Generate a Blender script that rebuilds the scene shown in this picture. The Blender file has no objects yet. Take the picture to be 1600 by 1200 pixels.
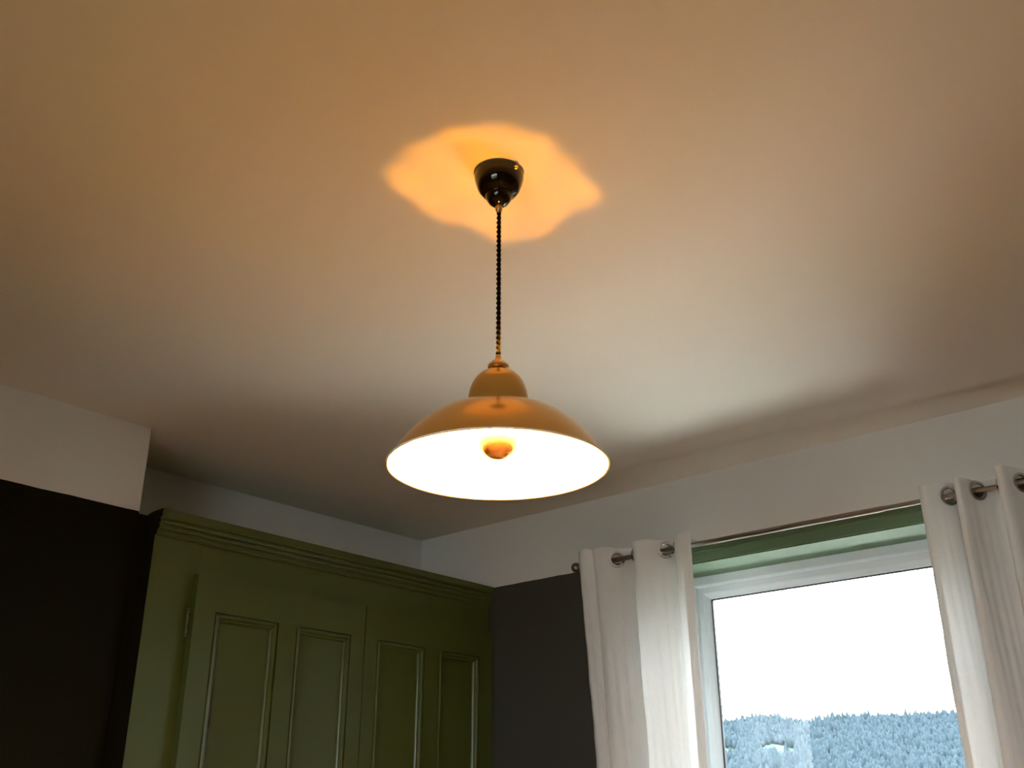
import bpy, bmesh, math, random
from mathutils import Vector, Matrix, noise
import numpy as np

random.seed(7)
PI = math.pi
SC = bpy.context.scene
COL = SC.collection

# ------------------------------------------------------------------ camera
cam = bpy.data.cameras.new('camera')
cam.sensor_fit = 'HORIZONTAL'
cam.sensor_width = 36.0
cam.lens = 36.0 * 1591.0 / 1600.0
cam.clip_start = 0.02
cam.clip_end = 6000
cam_o = bpy.data.objects.new('camera', cam)
COL.objects.link(cam_o)
right = Vector((0.75778009, 0.65250761, -0.00177853))
up = Vector((0.25995152, -0.29938859, 0.91803686))
fwd = Vector((-0.59849356, 0.69613238, 0.39649106))
cam_o.matrix_world = Matrix(((right.x, up.x, -fwd.x, 0.0),
                             (right.y, up.y, -fwd.y, 0.0),
                             (right.z, up.z, -fwd.z, 1.4),
                             (0, 0, 0, 1)))
SC.camera = cam_o

# ------------------------------------------------------------------ sky (overcast) and exposure
world = bpy.data.worlds.new('overcast_sky')
SC.world = world
world.use_nodes = True
wb = world.node_tree.nodes['Background']
# standard overcast sky: three times brighter overhead than at the horizon
SKY_ZENITH = 62.0
wt = world.node_tree
wb.inputs['Color'].default_value = (0.92, 0.97, 1.0, 1)
wg = wt.nodes.new('ShaderNodeTexCoord')
wsep = wt.nodes.new('ShaderNodeSeparateXYZ')
wt.links.new(wg.outputs['Generated'], wsep.inputs[0])
wmr = wt.nodes.new('ShaderNodeMapRange')
wmr.inputs[1].default_value = 0.0
wmr.inputs[2].default_value = 1.0
wmr.inputs[3].default_value = SKY_ZENITH / 3
wmr.inputs[4].default_value = SKY_ZENITH
wt.links.new(wsep.outputs['Z'], wmr.inputs[0])
wt.links.new(wmr.outputs[0], wb.inputs['Strength'])
SC.view_settings.view_transform = 'Standard'
SC.view_settings.look = 'None'
SC.view_settings.exposure = 0.0
SC.view_settings.gamma = 1.0
SC.view_settings.use_curve_mapping = False
SC.cycles.max_bounces = 12
SC.cycles.diffuse_bounces = 8
SC.cycles.transparent_max_bounces = 12
SC.cycles.caustics_reflective = False
SC.cycles.caustics_refractive = False
SC.cycles.sample_clamp_indirect = 0.0

LAMP_POWER = 33.0            # downward light of the pendant
LAMP_COLOR = (1.0, 0.46, 0.13)
SPILL_POWER = 15.0            # light escaping upward at the neck of the shade

# ------------------------------------------------------------------ materials
def srgb(r, g, b):
    f = lambda c: c / 12.92 if c <= 0.04045 else ((c + 0.055) / 1.055) ** 2.4
    return (f(r / 255), f(g / 255), f(b / 255), 1)

MATS = {}
def mat(name, color, rough=0.6, metal=0.0, var=0.0, scale=20.0, bump=0.0, bscale=200.0, spec=0.5, coat=0.0):
    m = bpy.data.materials.new(name)
    m.use_nodes = True
    nt = m.node_tree
    p = nt.nodes['Principled BSDF']
    p.inputs['Base Color'].default_value = color if len(color) == 4 else (*color, 1)
    p.inputs['Roughness'].default_value = rough
    p.inputs['Metallic'].default_value = metal
    p.inputs['Specular IOR Level'].default_value = spec
    p.inputs['Coat Weight'].default_value = coat
    tc = nt.nodes.new('ShaderNodeTexCoord')
    if var > 0:
        n = nt.nodes.new('ShaderNodeTexNoise')
        n.inputs['Scale'].default_value = scale
        n.inputs['Detail'].default_value = 4
        nt.links.new(tc.outputs['Object'], n.inputs['Vector'])
        mr = nt.nodes.new('ShaderNodeMapRange')
        mr.inputs[3].default_value = 1 - var
        mr.inputs[4].default_value = 1 + var
        nt.links.new(n.outputs['Fac'], mr.inputs[0])
        mx = nt.nodes.new('ShaderNodeVectorMath')
        mx.operation = 'SCALE'
        mx.inputs[0].default_value = p.inputs['Base Color'].default_value[:3]
        nt.links.new(mr.outputs[0], mx.inputs['Scale'])
        nt.links.new(mx.outputs[0], p.inputs['Base Color'])
    if bump > 0:
        n2 = nt.nodes.new('ShaderNodeTexNoise')
        n2.inputs['Scale'].default_value = bscale
        n2.inputs['Detail'].default_value = 3
        nt.links.new(tc.outputs['Object'], n2.inputs['Vector'])
        b = nt.nodes.new('ShaderNodeBump')
        b.inputs['Strength'].default_value = bump
        b.inputs['Distance'].default_value = 0.002
        nt.links.new(n2.outputs['Fac'], b.inputs['Height'])
        nt.links.new(b.outputs[0], p.inputs['Normal'])
    MATS[name] = m
    return m

WHITE = (0.72, 0.70, 0.67)
GREEN = (0.12, 0.195, 0.10)
CHARCOAL = (0.062, 0.060, 0.050)
DARK = (0.009, 0.0075, 0.002)
def wall_paint(name, z0=2.318, slope=0.0, xs=0.0, low=CHARCOAL):
    """white emulsion above a painted line, dark green below (line height z0 + slope * max(x-xs,0))"""
    m = mat(name, (*WHITE, 1), rough=0.85, bump=0.12, bscale=90, spec=0.12)
    nt = m.node_tree
    p = nt.nodes['Principled BSDF']
    g = nt.nodes.new('ShaderNodeNewGeometry')
    s = nt.nodes.new('ShaderNodeSeparateXYZ')
    nt.links.new(g.outputs['Position'], s.inputs[0])
    def math_node(op, a=None, b=None):
        n = nt.nodes.new('ShaderNodeMath')
        n.operation = op
        for i, v in enumerate((a, b)):
            if v is None: continue
            if isinstance(v, (int, float)): n.inputs[i].default_value = v
            else: nt.links.new(v, n.inputs[i])
        return n.outputs[0]
    dx = math_node('MAXIMUM', math_node('SUBTRACT', s.outputs['X'], xs), 0.0)
    line = math_node('ADD', math_node('MULTIPLY', dx, slope), z0)
    # brush wobble of a hand painted edge
    nz = nt.nodes.new('ShaderNodeTexNoise')
    nz.inputs['Scale'].default_value = 9
    nt.links.new(g.outputs['Position'], nz.inputs['Vector'])
    wob = math_node('MULTIPLY', math_node('SUBTRACT', nz.outputs['Fac'], 0.5), 0.005)
    above = math_node('GREATER_THAN', s.outputs['Z'], math_node('ADD', line, wob))
    mix = nt.nodes.new('ShaderNodeMix')
    mix.data_type = 'RGBA'
    nt.links.new(above, mix.inputs['Factor'])
    mix.inputs['A'].default_value = (*low, 1)
    mix.inputs['B'].default_value = (*WHITE, 1)
    nt.links.new(mix.outputs['Result'], p.inputs['Base Color'])
    return m

M_CEIL = mat('ceiling_emulsion', (0.77, 0.715, 0.62), rough=0.9, bump=0.10, bscale=60)
M_WALL = wall_paint('two_tone_wall_paint', low=DARK)
M_WALLP = mat('pale_wall_paint', (*WHITE, 1), rough=0.85)
M_WALLW = wall_paint('two_tone_window_wall_paint', 2.321, 0.021, -2.30)
M_CARPET = mat('oak_floor', (0.26, 0.165, 0.09), rough=0.5, var=0.2, scale=7)
M_CAB = mat('olive_green_satin_paint', (0.080, 0.095, 0.020), rough=0.33, var=0.04, scale=8, bump=0.05, bscale=150, spec=0.42)
M_UPVC = mat('white_upvc', (0.82, 0.86, 0.90), rough=0.35)
M_GASKET = mat('black_gasket', (0.012, 0.012, 0.018), rough=0.6)
M_STEEL = mat('brushed_nickel', (0.32, 0.28, 0.25), rough=0.28, metal=1.0)
M_CHROME = mat('eyelet_chrome', (0.60, 0.60, 0.60), rough=0.16, metal=1.0)
M_BRASS = mat('brass', (0.86, 0.56, 0.22), rough=0.22, metal=1.0)
M_ROSE = mat('black_glazed_ceramic', (0.004, 0.003, 0.002), rough=0.08, spec=0.4)
M_CORD = mat('dark_brown_braided_fabric', (0.0028, 0.002, 0.0012), rough=0.85, spec=0.05, bump=0.6, bscale=900)
M_SHADE = mat('shade_bronze_lacquer', (0.56, 0.325, 0.085), rough=0.2, metal=0.75)
M_SHADEIN = mat('shade_white_enamel', (0.92, 0.88, 0.80), rough=0.5)
M_CROWN = mat('bulb_gold_mirror', (1.0, 0.50, 0.15), rough=0.2, metal=0.9)
M_PLASTER = mat('bare_plaster', (0.5, 0.48, 0.45), rough=0.9)
M_GRASS = mat('meadow_grass', (0.03, 0.04, 0.02), spec=0.0, rough=0.9, var=0.25, scale=0.02)
M_YARD_BOUNCE = mat('pale_bounce_yard', (0.56, 0.555, 0.54), rough=0.95, var=0.2, scale=3)
M_REAR_BOUNCE = mat('pale_bounce_ground', (0.26, 0.25, 0.23), rough=0.95, spec=0.0, var=0.2, scale=0.3)
M_FIELD = mat('hill_pasture', (0.022, 0.036, 0.027), rough=0.9, spec=0.0, var=0.2, scale=0.01)
M_HAZY_WOOD = mat('hazy_woodland_foliage', (0.0130, 0.0190, 0.0232), rough=0.9, spec=0.0, var=0.55, scale=0.12)  # distance haze is put into this bluish foliage colour

def curtain_mat(name, trans):
    m = bpy.data.materials.new(name)
    m.use_nodes = True
    nt = m.node_tree
    nt.nodes.remove(nt.nodes['Principled BSDF'])
    out = nt.nodes['Material Output']
    d = nt.nodes.new('ShaderNodeBsdfDiffuse')
    t = nt.nodes.new('ShaderNodeBsdfTranslucent')
    tc = nt.nodes.new('ShaderNodeTexCoord')
    w = nt.nodes.new('ShaderNodeTexNoise')
    w.inputs['Scale'].default_value = 60
    w.inputs['Detail'].default_value = 5
    mp = nt.nodes.new('ShaderNodeMapping')
    mp.inputs['Scale'].default_value = (6, 6, 1)
    nt.links.new(tc.outputs['Object'], mp.inputs[0])
    nt.links.new(mp.outputs[0], w.inputs['Vector'])
    cr = nt.nodes.new('ShaderNodeValToRGB')
    cr.color_ramp.elements[0].color = (0.80, 0.79, 0.77, 1)
    cr.color_ramp.elements[1].color = (0.90, 0.89, 0.88, 1)
    nt.links.new(w.outputs['Fac'], cr.inputs[0])
    nt.links.new(cr.outputs[0], d.inputs[0])
    nt.links.new(cr.outputs[0], t.inputs[0])
    b = nt.nodes.new('ShaderNodeBump')
    b.inputs['Strength'].default_value = 0.15
    b.inputs['Distance'].default_value = 0.002
    nt.links.new(w.outputs['Fac'], b.inputs['Height'])
    nt.links.new(b.outputs[0], d.inputs['Normal'])
    mx = nt.nodes.new('ShaderNodeMixShader')
    mx.inputs[0].default_value = trans
    nt.links.new(d.outputs[0], mx.inputs[1])
    nt.links.new(t.outputs[0], mx.inputs[2])
    nt.links.new(mx.outputs[0], out.inputs['Surface'])
    return m
M_CURT = curtain_mat('white_linen_voile', 0.17)
M_CURTH = curtain_mat('white_linen_doubled', 0.14)

def glass_mat():
    m = bpy.data.materials.new('window_glass')
    m.use_nodes = True
    nt = m.node_tree
    nt.nodes.remove(nt.nodes['Principled BSDF'])
    out = nt.nodes['Material Output']
    t = nt.nodes.new('ShaderNodeBsdfTransparent')
    t.inputs[0].default_value = (0.95, 0.97, 0.97, 1)
    g = nt.nodes.new('ShaderNodeBsdfGlossy')
    g.inputs['Roughness'].default_value = 0.01
    f = nt.nodes.new('ShaderNodeFresnel')
    f.inputs[0].default_value = 1.45
    mx = nt.nodes.new('ShaderNodeMixShader')
    nt.links.new(f.outputs[0], mx.inputs[0])
    nt.links.new(t.outputs[0], mx.inputs[1])
    nt.links.new(g.outputs[0], mx.inputs[2])
    nt.links.new(mx.outputs[0], out.inputs['Surface'])
    return m
M_GLASS = glass_mat()

def emit_mat(name, col, s):
    m = bpy.data.materials.new(name)
    m.use_nodes = True
    p = m.node_tree.nodes['Principled BSDF']
    p.inputs['Base Color'].default_value = (0.9, 0.85, 0.75, 1)
    p.inputs['Emission Color'].default_value = (*col, 1)
    p.inputs['Emission Strength'].default_value = s
    return m
M_BULB = emit_mat('lit_bulb_glass', LAMP_COLOR, 90.0)

# ------------------------------------------------------------------ helpers
def mesh_obj(name, bm, m, parent=None, smooth=False, bevel=0.0, angle=40):
    me = bpy.data.meshes.new(name)
    bmesh.ops.recalc_face_normals(bm, faces=bm.faces[:])
    bm.to_mesh(me)
    bm.free()
    o = bpy.data.objects.new(name, me)
    COL.objects.link(o)
    for x in (m if isinstance(m, (list, tuple)) else [m]):
        me.materials.append(x)
    if smooth:
        for p in me.polygons: p.use_smooth = True
        try: me.set_sharp_from_angle(angle=math.radians(angle))
        except Exception: pass
    if bevel > 0:
        b = o.modifiers.new('bevel', 'BEVEL')
        b.width = bevel
        b.segments = 2
        b.limit_method = 'ANGLE'
    if parent is not None: o.parent = parent
    return o

def thing(name, label, cat, loc, group=None):
    o = bpy.data.objects.new(name, None)
    COL.objects.link(o)
    o.location = loc
    o.empty_display_size = 0.05
    tag(o, label, cat, group)
    return o

def tag(o, label=None, cat=None, group=None, kind=None):
    if label: o['label'] = label
    if cat: o['category'] = cat
    if group: o['group'] = group
    if kind: o['kind'] = kind
    return o

def box(bm, x0, x1, y0, y1, z0, z1):
    vs = [bm.verts.new(p) for p in ((x0, y0, z0), (x1, y0, z0), (x1, y1, z0), (x0, y1, z0),
                                    (x0, y0, z1), (x1, y0, z1), (x1, y1, z1), (x0, y1, z1))]
    for f in ((3, 2, 1, 0), (4, 5, 6, 7), (0, 1, 5, 4), (1, 2, 6, 5), (2, 3, 7, 6), (3, 0, 4, 7)):
        bm.faces.new([vs[i] for i in f])
    return vs

def lathe(bm, prof, n=64, close=False, axis='z', c=(0, 0, 0)):
    rings = []
    for r, z in prof:
        if r < 1e-6:
            rings.append([bm.verts.new((c[0], c[1], c[2] + z))])
        else:
            rings.append([bm.verts.new((c[0] + r * math.cos(2 * PI * i / n), c[1] + r * math.sin(2 * PI * i / n), c[2] + z)) for i in range(n)])
    k = len(rings)
    for a in range(k if close else k - 1):
        A, B = rings[a], rings[(a + 1) % k]
        for i in range(n):
            j = (i + 1) % n
            if len(A) == 1 and len(B) == 1: continue
            if len(A) == 1: bm.faces.new((A[0], B[i], B[j]))
            elif len(B) == 1: bm.faces.new((A[i], A[j], B[0]))
            else: bm.faces.new((A[i], A[j], B[j], B[i]))

def tube(bm, pts, r, n=12, caps=True):
    pts = [Vector(p) for p in pts]
    rings = []
    prev = None
    for i, p in enumerate(pts):
        t = (pts[min(i + 1, len(pts) - 1)] - pts[max(i - 1, 0)]).normalized()
        if prev is None:
            a = t.orthogonal().normalized()
        else:
            a = (prev - t * prev.dot(t)).normalized()
        prev = a
        b = t.cross(a)
        rr = r[i] if isinstance(r, (list, tuple)) else r
        rings.append([bm.verts.new(p + (a * math.cos(2 * PI * k / n) + b * math.sin(2 * PI * k / n)) * rr) for k in range(n)])
    for A, B in zip(rings, rings[1:]):
        for i in range(n):
            j = (i + 1) % n
            bm.faces.new((A[i], A[j], B[j], B[i]))
    if caps:
        bm.faces.new(rings[0][::-1])
        bm.faces.new(rings[-1])

def rect_sweep(bm, rect, prof, to3d, close=True):
    """prof: (inset, depth) loops round a rectangle, mitred at the corners"""
    u0, u1, v0, v1 = rect
    loops = []
    for d, w in prof:
        loops.append([bm.verts.new(to3d(u, v, w)) for u, v in ((u0 + d, v0 + d), (u1 - d, v0 + d), (u1 - d, v1 - d), (u0 + d, v1 - d))])
    k = len(loops)
    for a in range(k if close else k - 1):
        A, B = loops[a], loops[(a + 1) % k]
        for i in range(4):
            j = (i + 1) % 4
            bm.faces.new((A[i], A[j], B[j], B[i]))

# ------------------------------------------------------------------ the room
XB, YW, ZC = -3.32, 3.22, 2.60          # back wall, window wall, ceiling
XR, YR = 1.35, -1.90                    # walls behind the camera
XCH, YCH = -2.954, 1.612                # chimney breast face and corner
OX0, OX1, OZ0, OZ1 = -2.055, -0.965, 1.06, 2.272   # window opening
YF = 3.420                              # window frame face
WT = 0.32                               # window wall thickness

def struct(name, bm, m, label, **kw):
    o = mesh_obj(name, bm, m, **kw)
    return tag(o, label, kind='structure')

bm = bmesh.new(); box(bm, XB - 0.2, XR + 0.2, YR - 0.2, YW + WT, -0.2, 0.0)
struct('floor', bm, M_CARPET, 'bedroom floor below the frame')

# ceiling: slightly uneven plaster with a shallow hump running along the window wall
bm = bmesh.new()
nx, ny = 60, 200
grid = []
for j in range(ny + 1):
    y = YR - 0.2 + (2.75 - YR + 0.2) * j / 80 if j <= 80 else 2.75 + (YW + WT - 2.75) * (j - 80) / 120
    row = []
    for i in range(nx + 1):
        x = XB - 0.2 + (XR + 0.2 - XB + 0.2) * i / nx
        yr = 3.02 + 0.05 * (x + 1.3) + 0.006 * math.sin(5.0 * x)
        amp = max(0.0, min(1.0, (x + 2.35) / 0.7))
        t = y - yr
        dz = 0.0
        if t > -0.10:
            dz = 0.010 * amp * (1 / (1 + math.exp(-t / 0.016))) * max(0.0, 1 - max(t, 0) / 0.30)
        dz -= 0.006 * amp * math.exp(-((t + 0.05) / 0.05) ** 2)
        dz += 0.003 * noise.noise(Vector((x * 1.3, y * 1.3, 0)))
        row.append(bm.verts.new((x, y, ZC + dz + 0.0)))
    grid.append(row)
for j in range(ny):
    for i in range(nx):
        bm.faces.new((grid[j][i], grid[j][i + 1], grid[j + 1][i + 1], grid[j + 1][i]))
box(bm, XB - 0.2, XR + 0.2, YR - 0.2, YW + WT, ZC + 0.03, ZC + 0.25)
struct('ceiling', bm, M_CEIL, 'matt white plaster ceiling lit by the pendant', smooth=True)

bm = bmesh.new(); box(bm, XB - 0.2, XB, YR - 0.2, YW + WT, 0, ZC + 0.04)
struct('wall_back', bm, M_WALL, 'white upper wall above the green wardrobe')
bm = bmesh.new(); box(bm, XB, XCH, -0.35, YCH, 0, ZC + 0.04)
struct('wall_chimney_breast', bm, M_WALL, 'chimney breast painted white above and dark green below', bevel=0.006)
bm = bmesh.new(); box(bm, XR, XR + 0.2, YR - 0.2, YW + WT, 0, ZC + 0.04)
struct('wall_right', bm, M_WALL, 'side wall to the right of the camera, white above dark paint')
FILL_W = (-0.95, 0.85, 0.95, 2.15)           # added unseen window behind the camera, for fill daylight
bm = bmesh.new()
box(bm, XB, FILL_W[0], YR - 0.2, YR, 0, ZC + 0.04); box(bm, FILL_W[1], XR, YR - 0.2, YR, 0, ZC + 0.04)
box(bm, FILL_W[0], FILL_W[1], YR - 0.2, YR, 0, FILL_W[2]); box(bm, FILL_W[0], FILL_W[1], YR - 0.2, YR, FILL_W[3], ZC + 0.04)
struct('wall_rear', bm, M_WALL, 'rear wall behind the camera, white above dark paint')

# window wall, with the reveal as its own thickness and a thin plaster bead over the opening
bm = bmesh.new()
xs = [XB, OX0, OX1, XR]
zs = [0, OZ0, OZ1, ZC + 0.04]
for yy, flip in ((YW, False), (YW + WT, True)):
    for i in range(3):
        for k in range(3):
            if i == 1 and k == 1: continue
            q = [bm.verts.new((xs[a], yy, zs[b])) for a, b in ((i, k), (i + 1, k), (i + 1, k + 1), (i, k + 1))]
            bm.faces.new(q)
rv = [(OX0, OZ0), (OX1, OZ0), (OX1, OZ1), (OX0, OZ1)]
for a in range(4):
    p, q = rv[a], rv[(a + 1) % 4]
    bm.faces.new([bm.verts.new(c) for c in ((p[0], YW, p[1]), (q[0], YW, q[1]), (q[0], YW + WT, q[1]), (p[0], YW + WT, p[1]))])
bmesh.ops.remove_doubles(bm, verts=bm.verts[:], dist=1e-4)
ww = struct('wall_window', bm, M_WALLW, 'window wall, white above a dark green band at rod height')
M_REVEAL = mat('green_reveal_paint', (*GREEN, 1), rough=0.5, var=0.04, scale=10)
def trim(name, lab, *b):
    bm = bmesh.new(); box(bm, *b)
    return tag(mesh_obj(name, bm, M_REVEAL, bevel=0.001), lab, kind='structure')
t1 = trim('trim_1', 'green painted board above the window, behind the rod', OX0 - 0.06, OX1 + 0.06, YW - 0.005, YW - 0.0005, OZ1, 2.342)
trim('trim_2', 'green painted underside of the window head', OX0 + 0.004, OX1 - 0.004, YW, YF - 0.001, OZ1 - 0.0035, OZ1 - 0.0003)
trim('trim_3', 'green painted reveal behind the curtain beside the wardrobe', OX0 + 0.0003, OX0 + 0.0035, YW, YF - 0.001, OZ0 + 0.001, OZ1 - 0.004)
trim('trim_4', 'green painted reveal behind the curtain at the frame edge', OX1 - 0.0035, OX1 - 0.0003, YW, YF - 0.001, OZ0 + 0.001, OZ1 - 0.004)
bm = bmesh.new()
tube(bm, [(OX0 - 0.06, YW - 0.0055, 2.310), (OX1 + 0.06, YW - 0.0055, 2.3105)], 0.0026, 8)
mesh_obj('board_bead', bm, M_REVEAL, t1, smooth=True)

# ------------------------------------------------------------------ window
win = bpy.data.objects.new('window_1', None); COL.objects.link(win)
tag(win, 'white plastic window with one large clear pane', kind='structure')
win.location = (0, 0, 0)
W3 = lambda u, v, w: (u, YF + w, v)
R0 = (OX0 + 0.001, OX1 - 0.001, OZ0 + 0.001, OZ1 - 0.001)
bm = bmesh.new()
rect_sweep(bm, R0, [(0, 0.002), (0.002, 0.0), (0.033, 0.0), (0.036, 0.002), (0.041, 0.016), (0.041, 0.07), (0, 0.07)], W3)
mesh_obj('window_frame', bm, M_UPVC, win)
bm = bmesh.new()
rect_sweep(bm, R0, [(0.0415, 0.068), (0.0415, 0.017), (0.043, 0.0165), (0.062, 0.0165), (0.064, 0.018), (0.064, 0.068)], W3)
mesh_obj('sash', bm, M_UPVC, win)
bm = bmesh.new()
rect_sweep(bm, R0, [(0.0642, 0.050), (0.0642, 0.0175), (0.066, 0.018), (0.080, 0.029), (0.084, 0.034), (0.085, 0.040), (0.085, 0.050)], W3)
mesh_obj('glazing_bead', bm, M_UPVC, win)
bm = bmesh.new()
rect_sweep(bm, R0, [(0.080, 0.0505), (0.0852, 0.036), (0.0882, 0.039), (0.0882, 0.0505)], W3)
mesh_obj('gasket', bm, M_GASKET, win)
bm = bmesh.new()
box(bm, R0[0] + 0.08, R0[1] - 0.08, YF + 0.0445, YF + 0.0485, R0[2] + 0.08, R0[3] - 0.08)
mesh_obj('pane', bm, M_GLASS, win)
bm = bmesh.new()
box(bm, OX0 - 0.04, OX1 + 0.04, YW - 0.10, YW - 0.0005, OZ0 - 0.03, OZ0 + 0.0005)
box(bm, OX0 + 0.001, OX1 - 0.001, YW - 0.0005, YF - 0.001, OZ0 - 0.03, OZ0 + 0.0005)
mesh_obj('window_sill', bm, M_UPVC, win, bevel=0.006)

bm = bmesh.new()
box(bm, OX0 + 0.001, OX1 - 0.001, YF + 0.071, YW + WT + 0.06, OZ0 - 0.025, OZ0 + 0.004)
mesh_obj('outer_sill', bm, M_UPVC, win, bevel=0.004)

fill_win = bpy.data.objects.new('fill_window', None); COL.objects.link(fill_win)
tag(fill_win, 'added unseen window in the rear wall, for fill daylight', kind='structure')
V3 = lambda u, v, w: (u, YR - 0.10 - w, v)
bm = bmesh.new()
rect_sweep(bm, FILL_W, [(0, 0), (0.045, 0), (0.05, 0.01), (0.05, 0.06), (0, 0.06)], V3)
mesh_obj('window_frame', bm, M_UPVC, fill_win)
bm = bmesh.new()
box(bm, FILL_W[0] + 0.045, FILL_W[1] - 0.045, YR - 0.134, YR - 0.130, FILL_W[2] + 0.045, FILL_W[3] - 0.045)
mesh_obj('pane', bm, M_GLASS, fill_win)

# ------------------------------------------------------------------ wardrobe in the alcove
XF, XD = -2.902, -2.872                 # face frame and door front
Y0 = 1.646                              # left edge of the face frame
ward = thing('fitted_wardrobe', 'olive green fitted wardrobe with panelled doors in the alcove', 'wardrobe', (XF, (Y0 + YW) / 2, 0))
def wpart(name, bm, m=M_CAB, parent=ward, **kw):
    o = mesh_obj(name, bm, m, parent, **kw)
    if parent is ward:
        o.matrix_parent_inverse = Matrix.Translation(ward.location).inverted()
    return o
M_SIDE_SHADE = mat('side_shade_colour', (*DARK, 1), rough=0.85, spec=0.12)  # shade on the wardrobe's left side, put into the colour
DG0, DT = 1.800, 2.138                  # door left edge, door top
DMID = 2.515
DR = 3.212
DB = 0.10
bm = bmesh.new()
box(bm, XB + 0.004, XF - 0.022, Y0, YW - 0.002, 0.0, 2.296)   # carcass
wpart('carcass', bm)
bm = bmesh.new(); box(bm, XF - 0.0215, XF, Y0, DG0 + 0.012, 0.0, 2.25); wpart('stile', bm)
bm = bmesh.new(); box(bm, XF - 0.0215, XF, DG0 + 0.0122, YW - 0.002, DT - 0.012, 2.25); wpart('top_rail', bm)
bm = bmesh.new(); box(bm, XF - 0.0215, XF, DG0 + 0.0122, YW - 0.002, 0.0, DB + 0.012); wpart('plinth', bm, bevel=0.0015)
bm = bmesh.new(); box(bm, XCH - 0.06, XCH - 0.008, YCH + 0.002, Y0 - 0.0005, 0.0, 2.314); wpart('scribe_fillet', bm, M_SIDE_SHADE, bevel=0.001)
# cornice: profile (x, z) run along y
prof = [(XF - 0.02, 2.241), (XF + 0.006, 2.241), (XF + 0.010, 2.246), (XF + 0.010, 2.254), (XF + 0.013, 2.2565), (XF + 0.013, 2.259),
        (XF + 0.019, 2.2605), (XF + 0.0215, 2.266), (XF + 0.0205, 2.271), (XF + 0.016, 2.2735), (XF + 0.016, 2.276), (XF + 0.022, 2.278),
        (XF + 0.0245, 2.283), (XF + 0.0235, 2.288), (XF + 0.019, 2.2905), (XF + 0.019, 2.293), (XF + 0.026, 2.2945), (XF + 0.030, 2.300), (XF + 0.030, 2.322), (XF - 0.02, 2.322)]
bm = bmesh.new()
ends = []
for y in (Y0 - 0.001, YW - 0.003):
    ends.append([bm.verts.new((x, y, z)) for x, z in prof])
n = len(prof)
for i in range(n):
    j = (i + 1) % n
    bm.faces.new((ends[0][i], ends[0][j], ends[1][j], ends[1][i]))
bm.faces.new(ends[0][::-1]).material_index = 1; bm.faces.new(ends[1])  # left end face coloured dark to stand for its shade
wpart('cornice', bm, [M_CAB, M_SIDE_SHADE])
# cornice return running back to the wall
bm = bmesh.new()
ends = []
for x, z0_, z1_ in ((XF - 0.021, 2.262, 2.322), (XCH - 0.012, 2.262, 2.316)):
    ends.append([bm.verts.new(p) for p in ((x, Y0 - 0.001, z0_), (x, Y0 - 0.001, z1_), (x, Y0 + 0.04, z1_), (x, Y0 + 0.04, z0_))])
for i in range(4):
    j = (i + 1) % 4
    bm.faces.new((ends[0][i], ends[0][j], ends[1][j], ends[1][i]))
bm.faces.new(ends[0][::-1]); bm.faces.new(ends[1])
wpart('cornice_return', bm, M_SIDE_SHADE)
bm = bmesh.new(); box(bm, XCH - 0.006, XF - 0.0005, Y0 - 0.0022, Y0 - 0.0006, 0.0, 2.2615); wpart('side_shade_sheet', bm, M_SIDE_SHADE)  # thin dark sheet added as the shade on the side face
bm = bmesh.new(); box(bm, XB + 0.004, XF - 0.023, Y0 + 0.042, YW - 0.002, 2.2965, 2.312); wpart('top_board', bm)

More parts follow.
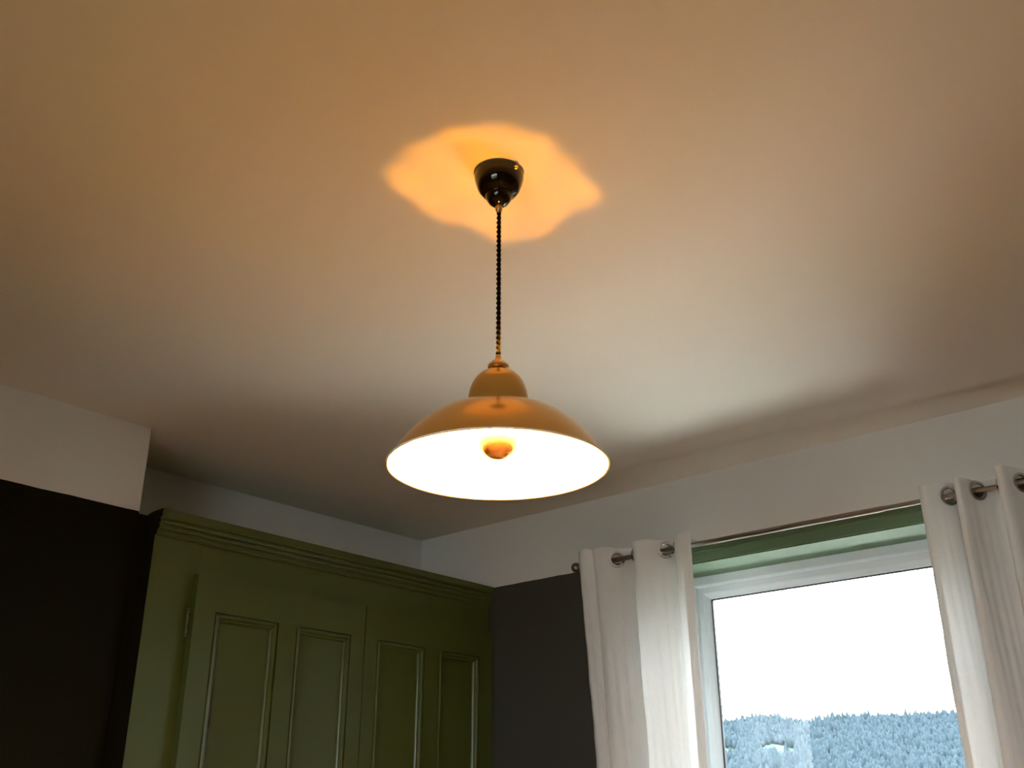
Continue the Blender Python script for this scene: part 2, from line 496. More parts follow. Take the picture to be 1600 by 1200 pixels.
D3 = lambda u, v, w: (XD + w, u, v)
def door(y0, y1, p, hinge_side):
    """stiles and rails with openings, sunk panels, ogee mouldings"""
    bm = bmesh.new()
    th = 0.028
    zt, zm1, zm0, zb = 2.026, 1.02, 0.90, 0.24
    ys = [y0, p[0], p[1], p[2], p[3], y1]
    x0, x1 = XD - th, XD
    box(bm, x0, x1, y0, y1, zt, DT); box(bm, x0, x1, y0, y1, zm0, zm1); box(bm, x0, x1, y0, y1, DB, zb)
    for a, b in ((zm1, zt), (zb, zm0)):
        box(bm, x0, x1, y0, p[0], a, b); box(bm, x0, x1, p[1], p[2], a, b); box(bm, x0, x1, p[3], y1, a, b)
    bmesh.ops.remove_doubles(bm, verts=bm.verts[:], dist=1e-5)
    bm.verts.index_update()
    # drop interior coincident faces
    seen = {}
    for f in bm.faces[:]:
        k = tuple(sorted(v.index for v in f.verts))
        seen.setdefault(k, []).append(f)
    bmesh.ops.delete(bm, geom=[f for fs in seen.values() if len(fs) > 1 for f in fs], context='FACES_ONLY')
    d = wpart('door', bm)
    for a, b in ((zm1, zt), (zb, zm0)):
        for u0, u1 in ((p[0], p[1]), (p[2], p[3])):
            bm = bmesh.new()
            box(bm, XD - 0.026, XD - 0.0155, u0 + 0.001, u1 - 0.001, a + 0.001, b - 0.001)
            o = mesh_obj('panel', bm, M_CAB, d)
            bm = bmesh.new()
            rect_sweep(bm, (u0 + 0.0012, u1 - 0.0012, a + 0.0012, b - 0.0012),
                       [(0, -0.0154), (0, -0.006), (0.0025, -0.006), (0.0035, 0.0), (0.008, 0.0035), (0.013, 0.002), (0.016, -0.003), (0.017, -0.007), (0.0215, -0.007), (0.025, -0.011), (0.0265, -0.0154)], D3)
            o = mesh_obj('panel_moulding', bm, M_CAB, d, smooth=True, angle=35)
    ysd = y0 if hinge_side < 0 else y1
    for hz in (1.985, 1.05, 0.30):
        bm = bmesh.new()
        tube(bm, [(XF + 0.0065, ysd + hinge_side * 0.0068, hz - 0.045), (XF + 0.0065, ysd + hinge_side * 0.0068, hz + 0.045)], 0.006, 12)
        h = mesh_obj('hinge', bm, M_CAB, d, smooth=True)
        h['label'] = 'painted butt hinge on the door edge'
        for sz in (0.028, -0.033):
            bm = bmesh.new()
            lathe(bm, [(0, 0.0), (0.0042, 0.0), (0.0042, 0.0012), (0.002, 0.0022), (0, 0.0024)], 12)
            bmesh.ops.rotate(bm, verts=bm.verts[:], matrix=Matrix.Rotation(PI / 2, 3, 'Y'))
            bmesh.ops.translate(bm, verts=bm.verts[:], vec=(XF + 0.0127, ysd + hinge_side * 0.0075, hz + sz))
            s = mesh_obj('hinge_screw', bm, M_CHROME, d, smooth=True)
    bm = bmesh.new()
    ky = y1 - 0.035 if hinge_side < 0 else y0 + 0.035
    lathe(bm, [(0, 0), (0.009, 0), (0.007, 0.012), (0.015, 0.022), (0.016, 0.030), (0.010, 0.036), (0, 0.037)], 24)
    bmesh.ops.rotate(bm, verts=bm.verts[:], matrix=Matrix.Rotation(PI / 2, 3, 'Y'))
    bmesh.ops.translate(bm, verts=bm.verts[:], vec=(XD, ky, 0.96))
    mesh_obj('knob', bm, M_BRASS, d, smooth=True)
    return d
door(DG0, DMID - 0.0015, (1.877, 2.128, 2.204, 2.449), -1)
door(DMID + 0.0015, DR, (2.576, 2.822, 2.900, 3.134), 1)

# ------------------------------------------------------------------ pendant lamp
LX, LY = -1.1333, 1.2795
lamp = thing('pendant_lamp', 'lit pendant lamp with bronze dome shade hanging from the ceiling', 'lamp', (LX, LY, ZC))
def lpart(name, bm, m, parent=lamp, **kw):
    kw.setdefault('smooth', True)
    return mesh_obj(name, bm, m, parent, **kw)
z_ = lambda z: z - ZC
# ceiling rose
bm = bmesh.new()
lathe(bm, [(0, -0.0015), (0.0465, -0.0015), (0.0488, -0.003), (0.0490, -0.015), (0.0480, -0.0190), (0.0462, -0.027), (0.0415, -0.040), (0.0345, -0.0495),
           (0.0280, -0.0525), (0.0268, -0.0535), (0.0262, -0.055), (0.0245, -0.063), (0.0195, -0.0715), (0.012, -0.077), (0.006, -0.0785), (0, -0.0787)], 64)
rose = lpart('ceiling_rose', bm, M_ROSE)
rose['label'] = 'glossy black ceiling rose'
bm = bmesh.new()
ang = math.atan2(1.281 - LY, -1.088 - LX)
lathe(bm, [(0, 0), (0.0045, 0), (0.0045, 0.004), (0.003, 0.006), (0, 0.0062)], 16)
bmesh.ops.rotate(bm, verts=bm.verts[:], matrix=Matrix.Rotation(PI / 2, 3, 'Y'))
bmesh.ops.translate(bm, verts=bm.verts[:], vec=(0.0475, 0, -0.0125))
bmesh.ops.rotate(bm, verts=bm.verts[:], cent=(0, 0, 0), matrix=Matrix.Rotation(ang - 0.15, 3, 'Z'))
lpart('screw', bm, M_BRASS, rose)['label'] = 'brass side screw'
bm = bmesh.new()
lathe(bm, [(0, -0.0785), (0.0068, -0.0785), (0.0072, -0.081), (0.0070, -0.088), (0.0060, -0.090), (0.0045, -0.0935), (0.003, -0.095), (0, -0.095)], 24)
lpart('cord_grip', bm, mat('aged_brass', (0.50, 0.30, 0.11), rough=0.35, metal=1.0))['label'] = 'brass cord grip under the rose'
# twisted two strand cord
bm = bmesh.new()
zt, zb_ = -0.0935, z_(2.192)
turns = 15
for s in (0, PI):
    pts = []
    N = turns * 10
    for i in range(N + 1):
        t = i / N
        a = s + 2 * PI * turns * t
        pts.append((0.0022 * math.cos(a), 0.0022 * math.sin(a), zt + (zb_ - zt) * t))
    tube(bm, pts, 0.0025, 8)
lpart('twisted_cord', bm, M_CORD)['label'] = 'dark twisted fabric cord'
# brass cap over the shade
bm = bmesh.new()
lathe(bm, [(0, z_(2.1965)), (0.0042, z_(2.1965)), (0.0050, z_(2.195)), (0.0054, z_(2.1915)), (0.0056, z_(2.1905)), (0.0056, z_(2.1880)), (0.0064, z_(2.1868)), (0.0090, z_(2.1850)), (0.0130, z_(2.1815)), (0.0158, z_(2.1775)),
           (0.0162, z_(2.1762)), (0.0190, z_(2.1757)), (0.0198, z_(2.1735)), (0.0190, z_(2.1690)), (0.016, z_(2.1665)), (0, z_(2.1665))], 48)
lpart('lamp_cap', bm, M_BRASS)['label'] = 'bright brass cap'
# shade: neck dome and wide bowl, turned as one shell with an enamelled inside
def bowl_z(r, top=2.0913, zr=1.978, R=0.196):
    return zr + (top - zr) * (max(0.0, 1 - (r / R) ** 2.826)) ** 0.951
def dome_pts(R, z0, zt_, p, q, k):
    out = []
    for i in range(k + 1):
        t = PI / 2 * i / k
        out.append((R * math.sin(t) ** (2 / p), z0 + (zt_ - z0) * math.cos(t) ** (2 / q)))
    return out
outer = dome_pts(0.0555, 2.0888, 2.166, 2.39, 2.54, 22)
outer += [(0.0565, 2.0889)]
for i in range(31):
    r = 0.058 + (0.1945 - 0.058) * (i / 30)
    outer.append((r, bowl_z(r)))
outer += [(0.1968, 1.9808), (0.1975, 1.9793), (0.1974, 1.9775), (0.1960, 1.9766), (0.1946, 1.9774)]
inner = []
for i in range(30, -1, -1):
    r = 0.056 + (0.1925 - 0.056) * (i / 30)
    inner.append((r, bowl_z(r, 2.0893, 1.9775, 0.1945)))
inner += [(r * 0.965, z - 0.0018) for r, z in dome_pts(0.0555, 2.0875, 2.1645, 2.39, 2.54, 22)[::-1][1:]]
bm = bmesh.new()
lathe(bm, [(r, z_(z)) for r, z in outer + inner], 128)
bmesh.ops.remove_doubles(bm, verts=bm.verts[:], dist=1e-6)
sh = lpart('shade', bm, [M_SHADE, M_SHADEIN], angle=50)
sh['label'] = 'bronze bowl shade with bright white inside'
for p in sh.data.polygons:
    c = p.center
    r = math.hypot(c.x, c.y)
    nr = (p.normal.x * c.x + p.normal.y * c.y) / max(r, 1e-6)
    if p.normal.z < -0.02 and c.z > z_(1.9776): p.material_index = 1
# bulb: clear glass with a gold mirrored crown
BZ, BR = 2.026, 0.0345
bm = bmesh.new()
gl = [(BR * math.cos(a), z_(BZ + BR * math.sin(a))) for a in [PI / 3 * i / 10 for i in range(11)]]
gl += [(0.0150, z_(2.066)), (0.0135, z_(2.078)), (0.0132, z_(2.085))]
lathe(bm, gl, 48)
bulb = lpart('bulb', bm, M_BULB)
bulb['label'] = 'glowing bulb with a mirrored crown'
bm = bmesh.new()
lathe(bm, [(BR * math.cos(a) * 1.002, z_(BZ + BR * math.sin(a) * 0.94)) for a in [-PI / 2 + (PI / 2) * i / 16 for i in range(17)]], 48)
bmesh.ops.remove_doubles(bm, verts=bm.verts[:], dist=1e-6)
lpart('mirrored_crown', bm, M_CROWN, bulb)['label'] = 'gold mirrored bulb crown'
bm = bmesh.new()
lathe(bm, [(0, z_(2.164)), (0.019, z_(2.164)), (0.019, z_(2.12)), (0.0165, z_(2.118)), (0.0165, z_(2.084)), (0, z_(2.084))], 32)
lpart('lamp_holder', bm, M_BRASS)
# light of the bulb as it leaves the reflector downward
l = bpy.data.lights.new('lamp_light', 'AREA')
l.shape = 'DISK'
l.size = 0.20
l.energy = LAMP_POWER
l.color = LAMP_COLOR
lo = bpy.data.objects.new('lamp_light', l); COL.objects.link(lo)
lo.parent = lamp
lo.location = (0, 0, z_(2.058))
# light that escapes round the cap at the neck and throws an uneven pool on the ceiling
l = bpy.data.lights.new('neck_light', 'SPOT')
l.energy = SPILL_POWER
l.color = (1.0, 0.385, 0.02)
l.spot_size = math.radians(172)
l.spot_blend = 0.35
l.shadow_soft_size = 0.015
l.use_nodes = True
nt = l.node_tree
em = nt.nodes['Emission']
tc = nt.nodes.new('ShaderNodeTexCoord')
def mnode(op, *a):
    n = nt.nodes.new('ShaderNodeMath'); n.operation = op
    for i, v in enumerate(a):
        if isinstance(v, (int, float)): n.inputs[i].default_value = v
        else: nt.links.new(v, n.inputs[i])
    return n.outputs[0]
sp = nt.nodes.new('ShaderNodeSeparateXYZ')
nt.links.new(tc.outputs['Normal'], sp.inputs[0])
rho = mnode('DIVIDE', mnode('SQRT', mnode('ADD', mnode('POWER', mnode('ABSOLUTE', sp.outputs['X']), 2.0), mnode('POWER', mnode('ABSOLUTE', sp.outputs['Y']), 2.0))), mnode('MAXIMUM', mnode('ABSOLUTE', sp.outputs['Z']), 0.01))
SGN = 1.0
az = mnode('ARCTAN2', mnode('MULTIPLY', sp.outputs['Y'], -SGN), mnode('MULTIPLY', sp.outputs['X'], SGN))
azn = mnode('ADD', mnode('DIVIDE', az, 2 * PI), 0.5)
fc = nt.nodes.new('ShaderNodeFloatCurve')
nt.links.new(azn, fc.inputs['Value'])
cu = fc.mapping.curves[0]
LH = ZC - 2.199
tab = [(-180, 0.22), (-163, 0.209), (-142, 0.219), (-129, 0.2), (-113, 0.188), (-94, 0.163), (-75, 0.156), (-53, 0.155), (-31, 0.147), (-7, 0.146), (15, 0.149), (45, 0.163), (56, 0.206), (70, 0.229), (91, 0.217), (106, 0.25), (118, 0.265), (129, 0.267), (139, 0.245), (149, 0.21), (162, 0.216), (180, 0.22), (180, 0.22)]
pts = [((a + 180) / 360, r / LH) for a, r in tab]
cu.points[0].location = pts[0]
cu.points[1].location = pts[-1]
for p in pts[1:-1]:
    cu.points.new(*p)
fc.mapping.update()
edge = fc.outputs['Value']
nz = nt.nodes.new('ShaderNodeTexNoise')
nz.inputs['Scale'].default_value = 6.5
nz.inputs['Detail'].default_value = 3
nt.links.new(tc.outputs['Normal'], nz.inputs['Vector'])
edge2 = mnode('ADD', edge, mnode('MULTIPLY', mnode('SUBTRACT', nz.outputs['Fac'], 0.5), 0.13))
def ramp(val, a, b, va, vb):
    n = nt.nodes.new('ShaderNodeMapRange')
    n.interpolation_type = 'SMOOTHSTEP'
    nt.links.new(val, n.inputs[0])
    for i, v in ((1, a), (2, b), (3, va), (4, vb)): n.inputs[i].default_value = v
    return n.outputs[0]
core = ramp(mnode('SUBTRACT', rho, edge2), -0.045, 0.035, 1.0, 0.0)
# square-on falloff is undone so that the pool is even
comp = mnode('POWER', mnode('ADD', mnode('MULTIPLY', rho, rho), 1.0), 1.0)
mott = ramp(nz.outputs['Fac'], 0.3, 0.7, 0.42, 0.66)
outer_ = mnode('MULTIPLY', mnode('ADD', ramp(rho, 0.45, 2.6, 0.19, 0.82), ramp(rho, 1.74, 1.88, 0.05, 0.0)), ramp(rho, 2.6, 4.6, 1.0, 0.0))
tot = mnode('ADD', mnode('MULTIPLY', mnode('MULTIPLY', core, mott), comp), outer_)
nt.links.new(tot, em.inputs['Strength'])
lo = bpy.data.objects.new('neck_light', l); COL.objects.link(lo)
lo.parent = lamp
lo.location = (0, 0, z_(2.199))
lo.rotation_euler = (PI, 0, 0)

# ------------------------------------------------------------------ curtain rod
RY, RZ = 3.12, 2.311
rod = thing('curtain_rod', 'brushed metal curtain rod with ball finials above the window', 'curtain rod', ((-2.335 - 0.60) / 2, RY, RZ))
def rpart(name, bm, m, **kw):
    o = mesh_obj(name, bm, m, rod, smooth=True, **kw)
    o.matrix_parent_inverse = Matrix.Translation(rod.location).inverted()
    return o
XSTEP = -1.136
bm = bmesh.new(); tube(bm, [(XSTEP - 0.02, RY, RZ), (-0.605, RY, RZ)], 0.0078, 24); rpart('inner_tube', bm, M_STEEL)
bm = bmesh.new(); tube(bm, [(-2.325, RY, RZ), (XSTEP, RY, RZ)], 0.0092, 24); rpart('outer_tube', bm, M_STEEL)
for sx, x0 in ((-1, -2.315), (1, -0.615)):
    bm = bmesh.new()
    lathe(bm, [(0, 0), (0.0115, 0), (0.0120, 0.003), (0.0115, 0.012), (0.0075, 0.014), (0.0070, 0.020), (0.0095, 0.022), (0.0100, 0.0245), (0.0085, 0.027)] +
          [(0.0185 * math.sin(a), 0.043 - 0.0185 * math.cos(a)) for a in [0.5 + (PI - 0.5) * i / 14 for i in range(15)]], 32)
    bmesh.ops.rotate(bm, verts=bm.verts[:], matrix=Matrix.Rotation(sx * PI / 2, 3, 'Y'))
    bmesh.ops.translate(bm, verts=bm.verts[:], vec=(x0, RY, RZ))
    rpart('finial', bm, M_STEEL)
for x0 in (-2.262, -0.632):
    bm = bmesh.new()
    tube(bm, [(x0, RY + 0.0115, RZ), (x0, YW - 0.006, RZ)], 0.006, 12)
    rpart('bracket_arm', bm, M_STEEL)
    bm = bmesh.new()
    tube(bm, [(x0, YW - 0.0065, RZ), (x0, YW - 0.0005, RZ)], 0.022, 24)
    rpart('wall_plate', bm, M_STEEL)

# ------------------------------------------------------------------ curtains
def catmull(P, per=24):
    out = []
    n = len(P)
    for i in range(n - 1):
        p0, p1, p2, p3 = P[max(i - 1, 0)], P[i], P[i + 1], P[min(i + 2, n - 1)]
        for k in range(per):
            t = k / per
            out.append(tuple(0.5 * ((2 * p1[a]) + (-p0[a] + p2[a]) * t + (2 * p0[a] - 5 * p1[a] + 4 * p2[a] - p3[a]) * t * t + (-p0[a] + 3 * p1[a] - 3 * p2[a] + p3[a]) * t ** 3) for a in (0, 1)))
    out.append(P[-1])
    return out
def resample(path, step):
    s = [0.0]
    for a, b in zip(path, path[1:]): s.append(s[-1] + math.hypot(b[0] - a[0], b[1] - a[1]))
    n = max(2, int(s[-1] / step))
    res = []
    j = 0
    for i in range(n + 1):
        t = s[-1] * i / n
        while j < len(s) - 2 and s[j + 1] < t: j += 1
        f = (t - s[j]) / max(s[j + 1] - s[j], 1e-9)
        res.append((path[j][0] + (path[j + 1][0] - path[j][0]) * f, path[j][1] + (path[j + 1][1] - path[j][1]) * f))
    return res

def curtain(name, label, ctrl, warp, seed, ztop=2.352, zhem=2.252, zbot=0.12, toph=None):
    """ctrl: plan control points (x, y offset from the rod); warp(x, f) moves x as the cloth drops"""
    base = thing(name, label, 'curtain', (ctrl[0][0], RY, 0), 'white eyelet curtains')
    inv = Matrix.Translation(base.location).inverted()
    path = resample(catmull(ctrl), 0.0035)
    n = len(path)
    # rod crossings
    cross = []
    for i in range(1, n):
        a, b = path[i - 1][1], path[i][1]
        if (a < 0) != (b < 0): cross.append(i)
    rnd = random.Random(seed)
    zs = []
    z = ztop
    while z > zbot:
        zs.append(z)
        z -= 0.0045 if z > zhem - 0.01 else (0.02 if z > 1.3 else 0.08)
    zs.append(zbot)
    smooth_ctrl = path
    def pos(i, zi, off=0.0):
        z = zs[zi]
        x, yo = path[i]
        f = (ztop - z) / (ztop - 1.55)
        # folds relax and drift a little lower down
        k = 1.0 - 0.10 * min(f, 1.0)
        wob = 0.010 * min(f, 1.6) * noise.noise(Vector((i * 0.035 + seed * 7.1, z * 1.1, seed)))
        g2 = min(1.0, max(0.0, f * 2.2))
        ph = i * 0.0035
        wob += g2 * 0.0045 * noise.noise(Vector((ph * 26 + seed * 5.0, z * 0.7, seed + 9.0)))
        wob += g2 * 0.0030 * noise.noise(Vector((ph * 60 + z * 1.5, z * 1.6, seed + 1.7)))
        cr = 0.0026 * min(1.0, f * 3) * noise.noise(Vector((i * 0.10 + z * 9.0, z * 14.0, seed + 3.3)))
        t = path[min(i + 1, n - 1)][0] - path[max(i - 1, 0)][0], path[min(i + 1, n - 1)][1] - path[max(i - 1, 0)][1]
        tl = math.hypot(*t) or 1
        nx_, ny_ = t[1] / tl, -t[0] / tl
        zz = z
        if zi == 0 or z > zhem:
            g = max(0.0, (z - 2.315) / (ztop - 2.315))
            zz += g * (0.014 * noise.noise(Vector((i * 0.045, seed * 3.0, 0.5))) + (toph(i / n) if toph else 0.0))
            cr += 0.007 * g * noise.noise(Vector((i * 0.07, z * 25, seed)))
        X = warp(x, f) + nx_ * (off + cr + wob)
        Y = yo * k + ny_ * (off + cr + wob)
        return (X, RY + Y, zz)
    def in_hole(i, z, rad):
        for c in cross:
            if abs(i - c) < 20:
                d = math.hypot((i - c) * 0.0035, z - RZ)
                if d < rad: return True
        return False
    def sheet(zi0, zi1, off, nm, m, hole=0.0235):
        bm = bmesh.new()
        V = {}
        for zi in range(zi0, zi1):
            for i in range(n - 1):
                zc = 0.5 * (zs[zi] + zs[zi + 1])
                if in_hole(i + 0.5, zc, hole): continue
                q = []
                for a, b in ((i, zi), (i + 1, zi), (i + 1, zi + 1), (i, zi + 1)):
                    if (a, b) not in V: V[(a, b)] = bm.verts.new(pos(a, b, off))
                    q.append(V[(a, b)])
                bm.faces.new(q)
        o = mesh_obj(nm, bm, m, base, smooth=True, angle=180)
        o.matrix_parent_inverse = inv
        return o
    zh = next(i for i, z in enumerate(zs) if z <= zhem)
    cloth = sheet(0, len(zs) - 1, 0.0, 'cloth', M_CURT)
    sheet(0, zh, -0.0013, 'header_band', M_CURTH)['label'] = 'doubled header band'
    # turned hem along both vertical edges
    for side in (0, 1):
        bm = bmesh.new()
        i0, i1 = (0, 9) if side == 0 else (n - 10, n - 1)
        rows = []
        for zi in range(len(zs)):
            rows.append([bm.verts.new(pos(i, zi, 0.0012)) for i in range(i0, i1 + 1)])
        for A, B in zip(rows, rows[1:]):
            for a in range(len(A) - 1):
                bm.faces.new((A[a], A[a + 1], B[a + 1], B[a]))
        o = mesh_obj('side_hem', bm, M_CURTH, base, smooth=True, angle=180)
        o.matrix_parent_inverse = inv
    for c in cross:
        a, b = path[max(c - 4, 0)], path[min(c + 4, n - 1)]
        t = Vector((b[0] - a[0], b[1] - a[1], 0)).normalized()
        nn = Vector((t.y, -t.x, 0))
        ctr = Vector((path[c][0], RY + path[c][1], RZ))
        bm = bmesh.new()
        lathe(bm, [(0.0215, -0.0022), (0.0225, -0.0036), (0.0260, -0.0042), (0.0300, -0.0034), (0.0308, -0.0018), (0.0308, 0.0018), (0.0300, 0.0034), (0.0260, 0.0042), (0.0225, 0.0036), (0.0215, 0.0022)], 40, close=True)
        R = Matrix((t, Vector((0, 0, 1)), nn)).transposed()
        bmesh.ops.rotate(bm, verts=bm.verts[:], matrix=R)
        bmesh.ops.translate(bm, verts=bm.verts[:], vec=ctr)
        o = mesh_obj('eyelet', bm, M_CHROME, base, smooth=True)
        o.matrix_parent_inverse = inv
        o['label'] = 'round metal eyelet'
    return base

A_ = 0.046
curtain('curtain', 'white curtain gathered on the left side of the window, beside the wardrobe',
        [(-2.318, -0.016), (-2.317, -0.034), (-2.300, -0.050), (-2.270, -0.048), (-2.252, -0.030), (-2.236, -0.046), (-2.208, -0.038), (-2.165, 0.0), (-2.120, 0.040), (-2.092, 0.046), (-2.066, 0.030), (-2.072, -0.020), (-2.050, -0.048), (-2.005, -0.036), (-1.948, 0.0), (-1.916, 0.040), (-1.898, 0.044), (-1.884, 0.022), (-1.892, -0.022), (-1.880, -0.046), (-1.852, -0.054), (-1.815, -0.044)],
        lambda x, f: x + (0.055 * f * max(0.0, min(1.0, (-1.85 - x) / 0.46)) if f < 1.4 else 0.077 * max(0.0, min(1.0, (-1.85 - x) / 0.46))), 1)
curtain('curtain', 'white curtain on the right side of the window, cut by the frame edge',
        [(-1.010, -0.030), (-0.992, -0.044), (-0.968, -0.030), (-0.934, 0.0), (-0.912, 0.040), (-0.895, 0.048), (-0.882, 0.030), (-0.895, -0.020), (-0.900, -0.046), (-0.880, -0.052), (-0.850, 0.0), (-0.815, 0.042), (-0.795, 0.048), (-0.778, 0.030), (-0.782, -0.020), (-0.776, -0.050), (-0.755, -0.050), (-0.728, 0.0), (-0.700, 0.042), (-0.680, 0.048), (-0.665, 0.030), (-0.668, -0.020), (-0.660, -0.048), (-0.645, -0.050)],
        lambda x, f: x, 2)

# ------------------------------------------------------------------ outside: meadow, hill and woodland
def hill_h(az):
    pts_ = [(-60, 4.4), (-34, 4.98), (-29.8, 5.02), (-27.4, 5.22), (-25.4, 4.92), (-23.6, 5.14), (-21, 5.10), (-18, 5.10), (-8, 5.1), (20, 4.7)]
    for (a, h), (b, k) in zip(pts_, pts_[1:]):
        if a <= az <= b:
            t = (az - a) / (b - a); t = t * t * (3 - 2 * t)
            return h + (k - h) * t
    return 4.3
D0, D1 = 420.0, 1250.0
ZG = -6.0
def hill_z(az, d):
    t = (d - D0) / (D1 - D0)
    e = hill_h(az)
    top = 1.4 + math.tan(math.radians(e)) * D1 - 8.0
    s = max(0.0, min(1.0, t))
    return ZG + (top - ZG) * (0.30 * s + 0.70 * s ** 1.6) + 1.5 * noise.noise(Vector((az * 0.4, d * 0.01, 0)))
bm = bmesh.new()
rows = []
AZ = [-62 + 1.0 * i for i in range(83)]
DS = [D0 + (D1 - D0) * j / 26 for j in range(27)] + [D1 + 120, D1 + 500]
for d in DS:
    row = []
    for a in AZ:
        z = hill_z(a, min(d, D1)) - (0 if d <= D1 else (d - D1) * 0.10)
        row.append(bm.verts.new((d * math.sin(math.radians(a)), d * math.cos(math.radians(a)), z)))
    rows.append(row)
for A, B in zip(rows, rows[1:]):
    for i in range(len(A) - 1): bm.faces.new((A[i], A[i + 1], B[i + 1], B[i]))
hill = tag(mesh_obj('hillside', bm, M_FIELD, smooth=True, angle=180), 'distant hillside with pale pasture seen through the window', kind='structure')
bm = bmesh.new()
ring = []
for d in (1.0, 12, 40, 120, 300, D0 + 25):
    ring.append([bm.verts.new((d * math.sin(math.radians(a)), d * math.cos(math.radians(a)), -3.08 + (ZG + 3.0 + 0.3) * max(0, min(1, (d - 28) / 300)))) for a in range(0, 360, 4)])
for A, B in zip(ring, ring[1:]):
    for i in range(len(A)): bm.faces.new((A[i], A[(i + 1) % len(A)], B[(i + 1) % len(A)], B[i]))
tag(mesh_obj('ground_meadow', bm, M_GRASS), 'dark grassy ground around the house outside', kind='structure')
bm = bmesh.new()
box(bm, -16, 16, 3.6, 11.2, -3.5, -3.0)  # unseen pale ground, added to bounce daylight up to the ceiling
tag(mesh_obj('ground_yard_bounce', bm, M_YARD_BOUNCE), 'added unseen pale yard below the window, bounces daylight', kind='structure')

bm = bmesh.new()
box(bm, -90, 90, -200, -20, -3.4, -2.9)  # added out of view to send daylight in through the rear opening
tag(mesh_obj('ground_rear_bounce', bm, M_REAR_BOUNCE), 'added unseen pale ground behind the house, bounces daylight', kind='structure')

# woodland: thousands of low crowns in one mesh
rng = np.random.default_rng(5)
tmpl_v, tmpl_f = [], []
lv = [(0.0, 0.55), (0.22, 1.0), (0.55, 0.80), (0.82, 0.42)]
ns = 6
for h, r in lv:
    for k in range(ns):
        a = 2 * PI * k / ns
        tmpl_v.append((r * math.cos(a), r * math.sin(a), h))
tmpl_v.append((0, 0, 1.0))
for a in range(len(lv) - 1):
    for k in range(ns):
        j = (k + 1) % ns
        tmpl_f.append((a * ns + k, a * ns + j, (a + 1) * ns + j)); tmpl_f.append((a * ns + k, (a + 1) * ns + j, (a + 1) * ns + k))
for k in range(ns):
    tmpl_f.append(((len(lv) - 1) * ns + k, (len(lv) - 1) * ns + (k + 1) % ns, len(lv) * ns))
TV = np.array(tmpl_v); TF = np.array(tmpl_f)
allv, allf = [], []
nv = 0
clear = [(-29.6, 985, 0.7, 50), (-26.9, 985, 0.95, 60), (-33, 900, 2.0, 60)]
def add_tree(a, d, hgt, rad):
    global nv
    z = hill_z(a, d)
    v = TV * (1 + rng.normal(0, 0.14, TV.shape))
    v = v * np.array([rad, rad, hgt])
    an = rng.uniform(0, 6.28)
    c, s = math.cos(an), math.sin(an)
    x = v[:, 0] * c - v[:, 1] * s + d * math.sin(math.radians(a))
    y = v[:, 0] * s + v[:, 1] * c + d * math.cos(math.radians(a))
    allv.append(np.stack([x, y, v[:, 2] + z - 0.6], 1))
    allf.append(TF + nv)
    nv += len(TV)
count = 0
d = 600.0
while d < D1 + 6:
    sp_ = 5.0 if d > 800 else 7.0
    a = -46.0
    while a < 2.0:
        aa = a + rng.uniform(-0.4, 0.4) * math.degrees(sp_ / d)
        dd = d + rng.uniform(-2.5, 2.5)
        inside = any(((aa - ca) / wa) ** 2 + ((dd - cd) / wd) ** 2 < 1 + 0.3 * noise.noise(Vector((aa * 3, dd * .05, 0))) for ca, cd, wa, wd in clear)
        if not inside:
            hh = rng.uniform(6.0, 11.0) if rng.random() < 0.8 else rng.uniform(9, 14)
            add_tree(aa, dd, hh, rng.uniform(2.2, 3.6))
        a += math.degrees(sp_ / d) * (1.0 if -36 < a < -10 else 2.2)
    d += 6.0 if d > 800 else 9.0
V = np.concatenate(allv); Fc = np.concatenate(allf)
me = bpy.data.meshes.new('woodland')
me.vertices.add(len(V)); me.vertices.foreach_set('co', V.astype(np.float32).ravel())
me.loops.add(len(Fc) * 3); me.loops.foreach_set('vertex_index', Fc.astype(np.int32).ravel())
me.polygons.add(len(Fc)); me.polygons.foreach_set('loop_start', np.arange(0, len(Fc) * 3, 3, dtype=np.int32))
me.update(calc_edges=True); me.validate()
me.materials.append(M_HAZY_WOOD)
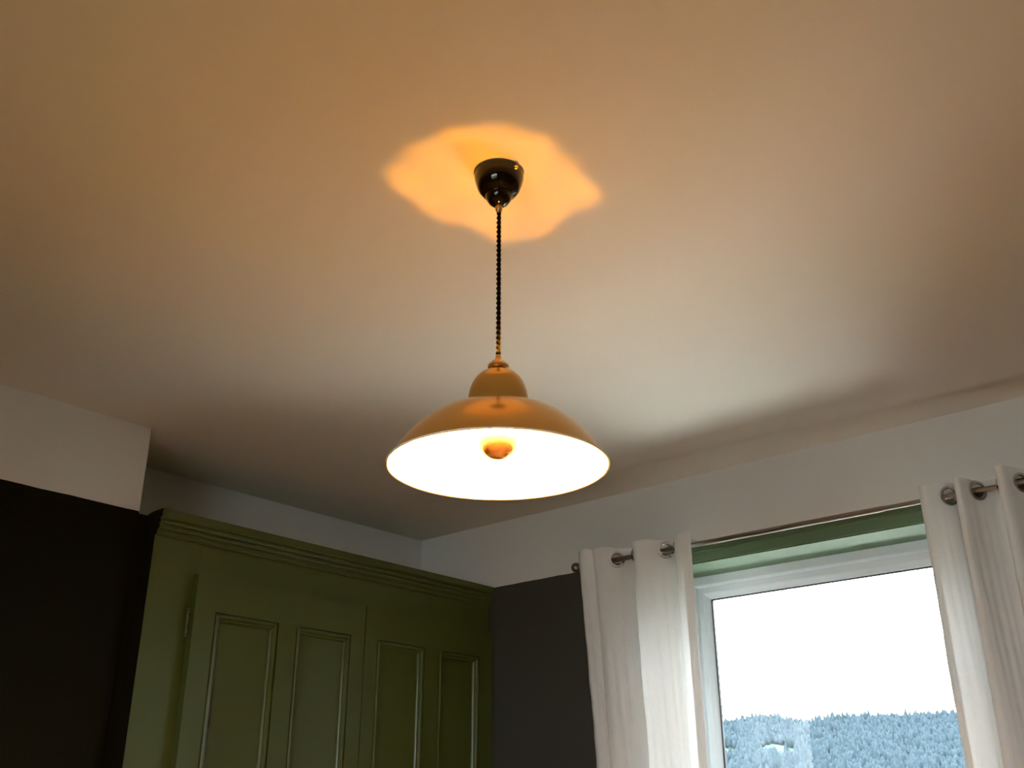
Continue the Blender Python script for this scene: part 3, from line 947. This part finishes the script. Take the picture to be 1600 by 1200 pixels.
wood = bpy.data.objects.new('woodland', me); COL.objects.link(wood)
tag(wood, 'woodland, blue haze put into its colour, covering the hill outside the window', 'woodland', kind='stuff')

# ------------------------------------------------------------------ unseen bedstead added under the window for bounce light
M_LINEN = mat('tan_bed_linen', (0.30, 0.21, 0.13), rough=0.9, bump=0.3, bscale=60)
M_BEDWOOD = mat('bed_oak', (0.30, 0.19, 0.10), rough=0.5, var=0.2, scale=8)
bounce_bed = thing('bounce_bed', 'unseen tan bedstead and duvet added below the window for bounce light', 'bounce_bed', (-1.20, 2.05, 0))
def bpart(name, bm, m, **kw):
    return mesh_obj(name, bm, m, bounce_bed, **kw)
bm = bmesh.new(); box(bm, -1.02, 1.02, -0.74, 0.74, 0.20, 0.34); bpart('bed_base', bm, M_BEDWOOD, bevel=0.01)
bm = bmesh.new(); box(bm, -1.06, -1.025, -0.76, 0.76, 0.0, 1.05); bpart('headboard', bm, M_BEDWOOD, bevel=0.01)
for x in (-0.98, 0.96):
    for y in (-0.70, 0.70):
        bm = bmesh.new(); tube(bm, [(x, y, 0.0), (x, y, 0.199)], 0.03, 16); bpart('leg', bm, M_BEDWOOD, smooth=True)
bm = bmesh.new(); box(bm, -1.0, 1.0, -0.72, 0.72, 0.341, 0.55); bpart('mattress', bm, M_LINEN, bevel=0.04)
bm = bmesh.new()
rows = []
for j in range(41):
    row = []
    for i in range(41):
        u, v = -0.55 + 1.60 * i / 40, -0.80 + 1.60 * j / 40
        e = max(0.0, abs(v) - 0.72) / 0.08
        z = 0.60 + 0.020 * noise.noise(Vector((u * 3, v * 3, 2))) + 0.012 * noise.noise(Vector((u * 9, v * 9, 5))) - 0.16 * e ** 1.5
        row.append(bm.verts.new((u, v, z)))
    rows.append(row)
for A, B in zip(rows, rows[1:]):
    for i in range(40): bm.faces.new((A[i], A[i + 1], B[i + 1], B[i]))
du = bpart('duvet', bm, M_LINEN, smooth=True, angle=180)
so = du.modifiers.new('thickness', 'SOLIDIFY'); so.thickness = 0.045; so.offset = 1
